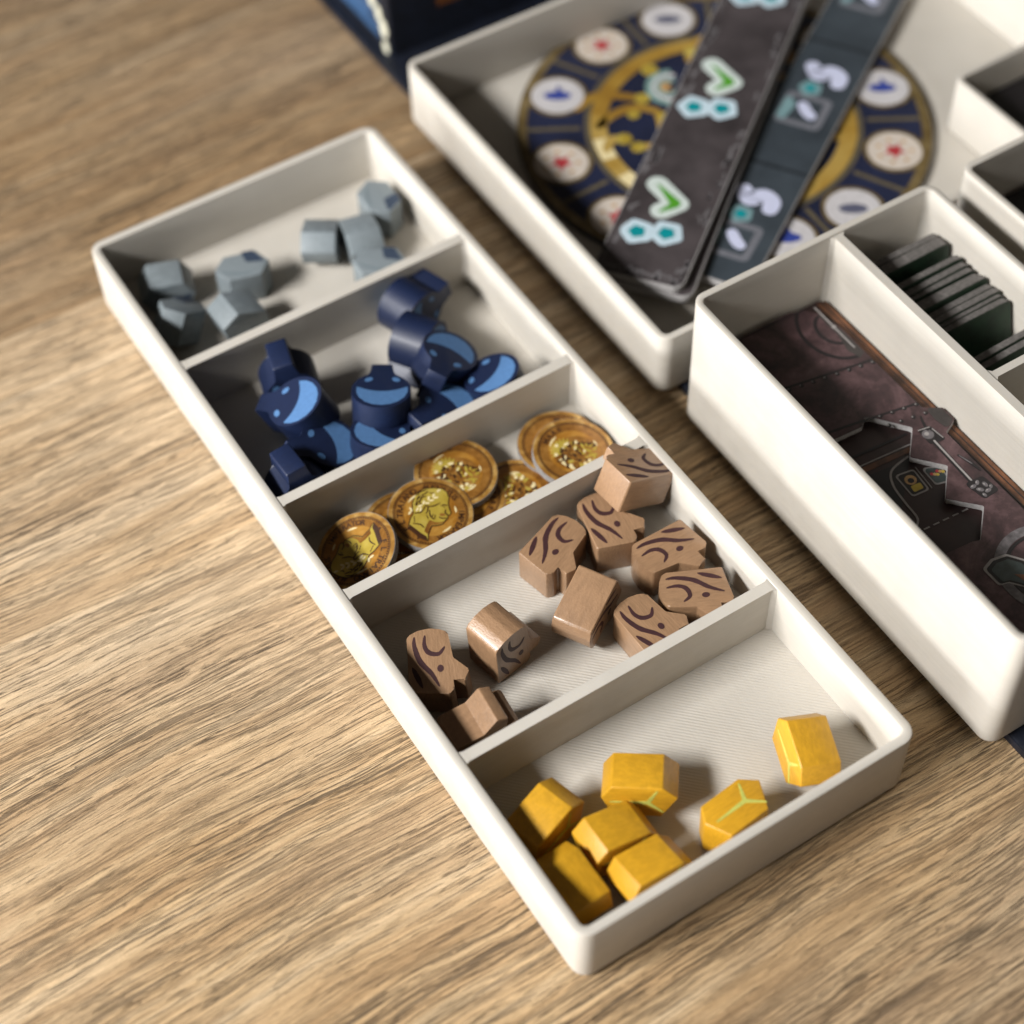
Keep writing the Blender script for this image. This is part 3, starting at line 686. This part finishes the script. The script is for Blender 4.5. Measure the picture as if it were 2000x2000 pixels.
def pent(cx, cy, r, rot, stretch=1.0):
    return [(cx + r * math.cos(R(rot + 72 * k)) * stretch, cy + r * math.sin(R(rot + 72 * k))) for k in range(5)]
def strip_one(z, layers, label, parent_loc, ang, printed):
    t = empty('dark_strip', (parent_loc[0], parent_loc[1], z), (0, 0, ang), label, 'strip')
    ln, wd = 148, 25.4
    out = round_poly([(0, -wd / 2), (ln, -wd / 2), (ln, wd / 2), (0, wd / 2)], 3.2, 6)
    link('board', finish(prism_bm(out, .03, 2.2, .2, 2), 'board', 40), 'board_edge_light', t)
    tp = prism('printed_top', round_poly([(.5, -wd / 2 + .25), (ln - .5, -wd / 2 + .25), (ln - .5, wd / 2 - .25), (.5, wd / 2 - .25)], 3.0, 6), 2.1, 2.24, 'strip_dark', t, smooth=None)
    if not printed: return t
    rnd = random.Random(3)
    for k in range(3):
        u = 55 * k; z2 = 2.24
        chk = [(37.6 + u, 5.8), (31.6 + u, -2.0), (27.6 + u, 1.6)]
        decal('check_backing', round_poly(stroke([chk[0], chk[1]], 6.4, 0, cap=8), 0), z2, 'white_green', tp, .05)
        decal('check_backing', stroke([chk[1], chk[2]], 6.4, 0, cap=8), z2, 'white_green', tp, .06)
        decal('check_mark', [(37.9 + u, 6.2), (37.4 + u, 4.9), (32.6 + u, -2.6), (30.6 + u, -2.7), (26.8 + u, 1.7), (27.4 + u, 2.2), (31.0 + u, .2)], z2 + .05, 'leaf_green', tp, .05)
        for j, (px, py) in enumerate(((17.6 + u, 5.6), (19.4 + u, -2.4))):
            decal('pentagon_backing', round_poly(pent(px, py, 5.4, 100 + 10 * j), 1.6, 4), z2 + .012 * j, 'white_blue', tp, .05)
            decal('pentagon', pent(px, py, 2.6, 100 + 10 * j), z2 + .06, 'teal', tp, .05)
        for j in range(24):
            e_ = rnd.choice((-1, 1)); px = u + rnd.uniform(-10, 50); py = e_ * (wd / 2 - rnd.uniform(.8, 3.2))
            if not 2 < px < ln - 3: continue
            decal('scuff', stroke([(px, py), (px + rnd.uniform(-3, 3), py + rnd.uniform(-1, 1) * .6), (px + rnd.uniform(-4, 5), py - e_ * rnd.uniform(0, 1.2))], rnd.uniform(.5, 1.5), .6), z2 + .001 * j, 'strip_scratch', tp, .03)
    for j in range(14):
        py = -10.5 + 1.6 * j; decal('scuff', stroke([(1.6 + rnd.uniform(0, 1.5), py), (2.6 + rnd.uniform(0, 2), py + .8), (1.4, py + 1.8)], rnd.uniform(.4, 1.1), .5), 2.24 + .001 * j, 'strip_scratch', tp, .03)
    return t
A1 = 37.5
strip_one(DZ + 2.3, 1, 'plain dark strip hidden under the check mark strip', (120.6, 149.8), A1 + 1.2, False)
strip_one(DZ + 4.6, 1, 'charcoal card strip printed with green check marks and teal pentagons', (119.4, 152.4), A1, True)
# slate strip
s2 = empty('slate_strip', (139.4, 144.6, DZ + .05), (0, 0, 32.6), 'slate blue card strip with white blotches and grey square frames', 'strip')
ln, wd = 158, 21.5
link('board', finish(prism_bm(rrect(0, -wd / 2, ln, wd / 2, 1.5), 0, 2.1, .2, 2), 'board', 40), 'board_edge_light', s2)
tp = prism('printed_top', rrect(.3, -wd / 2 + .2, ln - .3, wd / 2 - .2, 1.4), 2.0, 2.14, 'strip_slate', s2, smooth=None)
for k in range(3):
    u = 59.0 * k + 3.5; z2 = 2.14
    if k < 3:
        decal('panel_seam', [(u + 45.2, -wd / 2 + .3), (u + 46.6, -wd / 2 + .3), (u + 46.6, wd / 2 - .3), (u + 45.2, wd / 2 - .3)], z2, 'strip_seam', tp, .03)
    bx = u + 6.0
    fr = decal('frame_panel', rrect(bx, -6.6, bx + 14.5, 7.6, 2.0), z2, 'strip_grey', tp, .04)
    decal('frame_centre', rrect(bx + 2.2, -4.4, bx + 12.3, 5.2, .6), z2 + .05, 'strip_slate', tp, .04)
    decal('frame_stain', round_poly([(bx + 1, 4.6), (bx + 9, 3.4), (bx + 13.4, 7.2), (bx + 2, 7.4)], 1.2, 3), z2 + .1, 'teal_dim', tp, .03)
    decal('frame_blot', stroke([(bx + 9.4, 1.4), (bx + 7.0, -.6), (bx + 5.6, -2.4)], 3.6, .1, cap=6), z2 + .1, 'white_lilac', tp, .04)
    decal('white_blot', stroke([(u + 33.5, 4.6), (u + 30.2, 1.6), (u + 33.2, -1.2), (u + 31.8, -4.4), (u + 28.6, -5.0)], 5.2, .1, cap=6), z2, 'white_lilac', tp, .05)
    decal('pentagon_backing', round_poly(pent(u + 23.6, 1.9, 4.0, 100), 1.3, 4), z2 + .06, 'teal_dim', tp, .04)
    decal('pentagon', pent(u + 23.6, 1.9, 1.9, 100), z2 + .11, 'teal', tp, .04)

# ------------------------------------------------------------------ deep tray contents
ZC = 26.0
stack_z = ZB + 2.5
def board(name, label, outline, z0, z1, m, grp=None):
    o = empty(name, (0, 0, 0), (0, 0, 0), label, 'board', grp)
    link('board', finish(prism_bm(outline, z0, z1, .12, 2), 'board', 40), 'board_edge', o)
    return o
lay = [110.4, -4.2, 149.6, 111.4]
zl = ZC - 1.98
LB = empty('printed_board', (0, 0, 0), (0, 0, 0), 'thick dark maroon board with dashed line and orange border under the zigzag-edged board', 'board')
prism('board', rrect(110.4, -4.1, 149.7, 111.4, 2.5), stack_z + .05, zl - .05, 'board_edge', LB, .15)
prism('printed_top', rrect(110.3, -4.2, 149.8, 111.5, 2.5), zl - .08, zl + .02, 'maroon', LB, smooth=None)
pr = lambda n_, o_, dz, m_, par=LB: decal(n_, o_, zl + .05 + dz, m_, par, .03)
pr('orange_border', [(146.6, -3), (149.7, -3), (149.7, 110.5), (146.6, 110.5)], 0, 'orange_wood')
for xx in (146.6, 148.3): pr('border_line', [(xx, -3), (xx + .3, -3), (xx + .3, 110.5), (xx, 110.5)], .05, 'black_ink')
pr('dark_panel', [(111, 36), (133.8, 57.5), (111, 60.2)], 0, 'maroon_black')
pr('orange_band', [(111, 61.0), (136.6, 58.9), (136.6, 60.3), (111, 62.6)], .03, 'orange_wood')
pr('white_line', stroke([(111, 63.2), (136.6, 60.9)], .35), .06, 'grey_ink2')
pr('dark_line', stroke([(111, 66.4), (138, 63.9)], .7), .06, 'black_ink')
pr('frame_line', stroke([(133.8, 58.2), (127.8, 57.0), (125.1, 53.2), (124.1, 47.3), (123.5, 42.3), (121.0, 40.2)], .55), .06, 'grey_ink2')
for k in range(5):
    a = (122.6 + 2.75 * k, 39.0 - .22 * k); pr('dash', [(a[0], a[1] - .18), (a[0] + 1.7, a[1] - .32), (a[0] + 1.7, a[1] + .08), (a[0], a[1] + .22)], .06, 'grey_ink2')
ic = round_poly([(127.2, 55.4), (132.4, 54.5), (131.6, 47.4), (126.7, 47.9)], .8, 3)
pr('icon_frame', ic, .06, 'grey_ink2')
pr('icon_panel', round_poly([(127.6, 54.9), (132.0, 54.1), (131.2, 47.9), (127.1, 48.3)], .7, 3), .09, 'maroon_black')
pr('icon_figure', circle(129.6, 52.2, 1.5, 16), .12, 'tan_ink'); pr('icon_figure', round_poly([(127.9, 48.8), (130.7, 48.6), (131, 50.4), (128.3, 50.7)], .4, 3), .12, 'gold_light'); pr('icon_figure', circle(129.5, 52.0, .8, 12), .15, 'black_ink')
pr('icon_bar', stroke([(133.1, 54.6), (132.3, 47.6)], .28), .06, 'grey_ink2')
pr('icon_frame', round_poly([(134.0, 53.8), (138.4, 51.4), (137.6, 46.6), (133.6, 47.6)], .8, 3), .06, 'grey_ink2')
pr('icon_panel', round_poly([(134.3, 53.3), (138.0, 51.2), (137.2, 47.1), (134.0, 48.0)], .8, 3), .09, 'bottle_ink')
for k in range(6): pr('icon_figure', circle(135 + .55 * k, 50.8 - .45 * (k % 3), .45, 8), .12 + .01 * k, ['red', 'tan_ink', 'gold_light'][k % 3])

# torn-edged leather board on top (two sheets share one outline: the zigzag edge)
sh = (-1.3, -1.15)
zig = [(124.0, 72.3), (130.7, 71.8), (133.1, 73.9), (134.4, 73.1), (140.8, 64.8), (134.2, 57.9), (140.1, 50.9), (133.0, 43.5), (139.2, 36.8), (131.8, 29.5), (129.9, 30.3), (121.4, 31.1)]
zig = [(x + sh[0], y + sh[1]) for x, y in zig]
outl = [(110.6, 110.9), (110.6, 72.4)] + zig + [(110.6, 31.0), (110.6, -3.9), (144.4, -3.9), (145.2, 58.0), (149.7, 60.0), (149.7, 64.5), (145.4, 67.4), (145.7, 99.0), (144.6, 105.5), (141.8, 109.4), (138.0, 110.9)]
LT = empty('leather_board', (0, 0, 0), (0, 0, 0), 'maroon leather-look board with rivets, half-round handle and zigzag cut edge', 'board')
link('board', finish(prism_bm(round_poly(outl, .5, 2), zl + .2, ZC - .1, .1, 2), 'board', 40), 'board_edge_light', LT)
prism('printed_top', round_poly(outl, .5, 2), ZC - .12, ZC, 'leather', LT, smooth=None)
def p26(x, y): return (x + sh[0], y + sh[1])
tpk = [0.0]
def pt(n_, o_, m_, dz=0.0):
    tpk[0] += .0006
    return decal(n_, o_, ZC + dz + tpk[0], m_, LT, .03)
hc = (145.6 + sh[0], 101.4 + sh[1])
def arcp(r, a0, a1, sx=1.0): return [(hc[0] + r * sx * math.cos(R(a0 + (a1 - a0) * k / 14)), hc[1] + r * math.sin(R(a0 + (a1 - a0) * k / 14))) for k in range(15)]
pt('handle_line', stroke(arcp(11.0, 122, 262, .8), .95, 0, 2), 'black_ink')
pt('handle_line', stroke(arcp(5.6, 105, 262, .8), .9, 0, 2), 'black_ink')
pt('handle_plate', [(143.6, 106.6), (144.5, 104.8), (145.4, 98.5), (145.4, 89.6), (143.4, 88.6), (142.2, 92.4), (143.6, 98)], 'tab_ink')
pt('handle_bar', stroke([p26(145.8, 109.8), p26(145.6, 93.4)], .45), 'grey_ink2', .03)
pt('handle_pin', circle(*p26(145.7, 101.8), .6, 10), 'grey_ink2', .05)
pt('seam', stroke([p26(112, 94.2), p26(146.4, 87.6)], .7), 'black_ink')
pt('seam', stroke([p26(112, 76.6), p26(128, 73.9), p26(146.4, 70.2)], .7), 'black_ink')
pt('seam', stroke([p26(112, 112.2), p26(146.6, 110.6)], .4), 'black_ink')
for k in range(10):
    x = 116.5 + 3.3 * k
    for (yy, sl) in ((92.2, -.19), (72.0, -.19), (75.4, -.19)):
        y = yy + (x - 112) * sl + 1.2
        if yy < 90 and x < 136: continue
        px, py = p26(x, y); pt('rivet_shadow', circle(px + .15, py - .15, .6, 8), 'black_ink', .01); pt('rivet', circle(px - .05, py + .1, .2, 8), 'grey_ink2', .03)
pt('lever_plate', round_poly([p26(141.2, 63.6), p26(144.6, 62.8), p26(145.2, 57.4), p26(140.8, 58.2)], .6, 2), 'black_ink')
pt('lever_boss', circle(*p26(142.4, 61.0), 1.5, 14), 'steel_ink', .02); pt('lever_boss', circle(*p26(142.2, 61.3), .6, 10), 'grey_ink2', .05)
pt('lever_rod', stroke([p26(142.2, 58.8), p26(141.5, 44.2)], 1.3), 'black_ink', .01); pt('lever_rod', stroke([p26(142.35, 58.6), p26(141.7, 44.4)], .5), 'grey_ink2', .04)
pt('lever_plate', round_poly([p26(139.6, 44.4), p26(144.8, 44.0), p26(145.4, 38.4), p26(140.6, 38.2)], .8, 2), 'black_ink', .01)
for k, (lx, ly, lr) in enumerate([(140.8, 42.6, .9), (142.4, 43.0, .8), (143.6, 41.6, .9), (141.6, 41.0, 1.0), (143.0, 39.8, .9), (144.4, 40.4, .7), (141.4, 39.2, .7)]):
    pt('lever_claw', circle(*p26(lx, ly), lr, 9, lr * .6, .8 * k), 'steel_ink', .03); pt('lever_glint', circle(*p26(lx - .15, ly + .2), lr * .35, 7, lr * .2, .8 * k), 'grey_ink2', .06)
pt('lever_arm', stroke([p26(144.2, 52.0), p26(145.2, 48.4), p26(145.6, 45.4)], .8, .5), 'black_ink', .02); pt('lever_arm', stroke([p26(144.3, 51.6), p26(145.2, 48.2)], .3), 'steel_ink', .05)
pt('lever_arm', stroke([p26(144.6, 66.4), p26(143.6, 63.8), p26(143.2, 62.0)], .7, .4), 'black_ink', .02)
pt('lever_glint', stroke([p26(141.2, 63.2), p26(144.2, 62.6)], .25), 'grey_ink2', .05); pt('lever_glint', stroke([p26(144.4, 61.8), p26(144.8, 58.2)], .25), 'grey_ink2', .05)
pt('tab_plate', round_poly([(146.0, 67.0), (149.3, 64.4), (149.3, 60.2), (146.2, 58.6), (145.6, 62.6)], .8, 2), 'tab_ink', .01)
rc = (139.6 + sh[0], 14.8 + sh[1])
ring_outline_mesh('porthole_ring', rc[0], rc[1], 10.2, 12.6, ZC - .05, ZC + .10, 'steel_ink', LT, 40, 60, 260)
ring_outline_mesh('porthole_rim', rc[0], rc[1], 9.2, 10.0, ZC - .05, ZC + .09, 'black_ink', LT, 40, 60, 260)
bo = [(126.5, 23.0), (129.9, 24.1), (133.9, 23.3), (136.5, 19.7), (136.4, 12.0), (133.0, 11.5), (128.9, 16.7), (126.5, 17.4)]
pt('bottle_outline', round_poly([p26(*q) for q in bo], .9, 3), 'grey_ink2', .05)
c_ = Vector((131.6, 18.2)); pt('bottle_black', round_poly([p26(*(c_ + (Vector(q) - c_) * .88)) for q in bo], .8, 3), 'black_ink', .09)
pt('bottle', round_poly([p26(*(c_ + (Vector(q) - c_) * .72)) for q in bo], .7, 3), 'bottle_ink', .13)
pt('bottle_label', [p26(131.6, 17.8), p26(134.6, 15.6), p26(134.6, 12.6), p26(132.8, 12.8)], 'orange_wood', .17)

# upright tiles in the right compartment of the deep tray
def make_tile():
    t = empty('upright_tile', (0, 0, 0))
    link('board', finish(prism_bm(rrect(-12.6, 0, 12.6, 30, 1.8), -1, 1, .12, 2), 'board', 40), 'tile_edge', t)
    prism('printed_front', rrect(-12.4, .2, 12.4, 29.8, 1.7), .95, 1.04, 'tile_green', t, smooth=None)
    prism('printed_back', rrect(-12.4, .2, 12.4, 29.8, 1.7), -1.04, -.95, 'tile_dark', t, smooth=None)
    return t
tl = make_tile(); first = True
tz = ZB + 2.6
for k, (y, tilt) in enumerate([(107.0, 99), (104.8, 99), (102.6, 100), (94.4, 105), (92.1, 105), (89.8, 105), (87.5, 105), (85.2, 105), (82.9, 105), (80.6, 105), (78.2, 106), (75.6, 107), (65.6, 104), (63.2, 104)]):
    o = tl if first else copy_tree(tl); first = False
    a = tilt - 90
    pose(o, (168.2 + random.uniform(-.4, .4), y - 6.3 + random.uniform(-.2, .2) + 30 * math.sin(R(a)) * 0, tz + .9 + random.uniform(0, 1.0)), (180 - tilt + random.uniform(-.8, .8), 0, random.uniform(-1, 1)), 0)
    nth = ['first', 'second', 'third', 'fourth', 'fifth', 'sixth', 'seventh', 'eighth', 'ninth', 'tenth', 'eleventh', 'twelfth', 'thirteenth', 'fourteenth'][k]
    tag(o, 'dark card tile standing on edge, %s from the back wall of the deep tray' % nth, 'tile', 'tiles standing on edge in the deep tray')

# dark boards in the two trays at the right edge
for (nm, x0, y0, x1, y1, z0, z1, lb) in [('stacked_board', 196.6, -18, 261, 111, ZB + 2.55, ZB + 26, 'dark board stack filling the deep side tray'), ('stacked_board', 238.4, 128.6, 274, 157.4, ZB + 4.55, ZB + 11, 'dark board stack in the small corner tray')]:
    o = empty(nm, (0, 0, 0), (0, 0, 0), lb, 'board')
    prism('board', rrect(x0, y0, x1, y1, 2), z0, z1, 'board_edge', o, .15); prism('printed_top', rrect(x0 + .1, y0 + .1, x1 - .1, y1 - .1, 2), z1 - .05, z1 + .05, 'maroon_black', o, smooth=None)

# ------------------------------------------------------------------ game box behind
gb = empty('game_box', (0, 0, 0), (0, 0, 0), 'dark navy game box with blue art and cream lettering behind the wide tray', 'box')
bx0, by0, bx1, by1, bz0, bz1 = 117.4, 283.5, 330, 410, ZB, 78
prism('carton', rrect(bx0, by0, bx1, by1, 1.2), bz0, bz1, 'navy_board', gb, .4)
def side(name, quad, x, m, th=.12):      # panel on the left face, quad in (y,z)
    bm = bmesh.new(); V = [[bm.verts.new((xx, y, z)) for y, z in quad] for xx in (x - th, x + .3)]
    n = len(quad); bm.faces.new(V[0]); bm.faces.new(V[1][::-1])
    for i in range(n): bm.faces.new((V[0][i], V[0][(i + 1) % n], V[1][(i + 1) % n], V[1][i]))
    return link(name, finish(bm, name), m, gb)
side('side_art', [(by0 + 6, bz0 + 3.5), (by1 - 4, bz0 + 3.5), (by1 - 4, bz1 - 3), (by0 + 6, bz1 - 3)], bx0, 'art_blue')
for k, (y, z, r) in enumerate([(286.6, 4.5, 2.2), (286.9, 11.5, 3.0), (289.5, 15.8, 2.6), (293.5, 19.5, 3.2), (297.5, 24.5, 2.8), (301, 29, 3.2), (306, 34, 3.0)]):
    side('title_lettering', [(y + r * .85 * math.cos(R(60 * j)), z + r * 1.25 * math.sin(R(60 * j))) for j in range(6)], bx0 - .06 - .02 * k, 'art_cream', .12)
bm = prism_bm([(135, by0 - .1), (250, by0 - .1), (250, by0 + .3), (135, by0 + .3)], bz0 + 12, bz0 + 40)
link('front_art', finish(bm, 'front_art'), 'art_orange', gb)
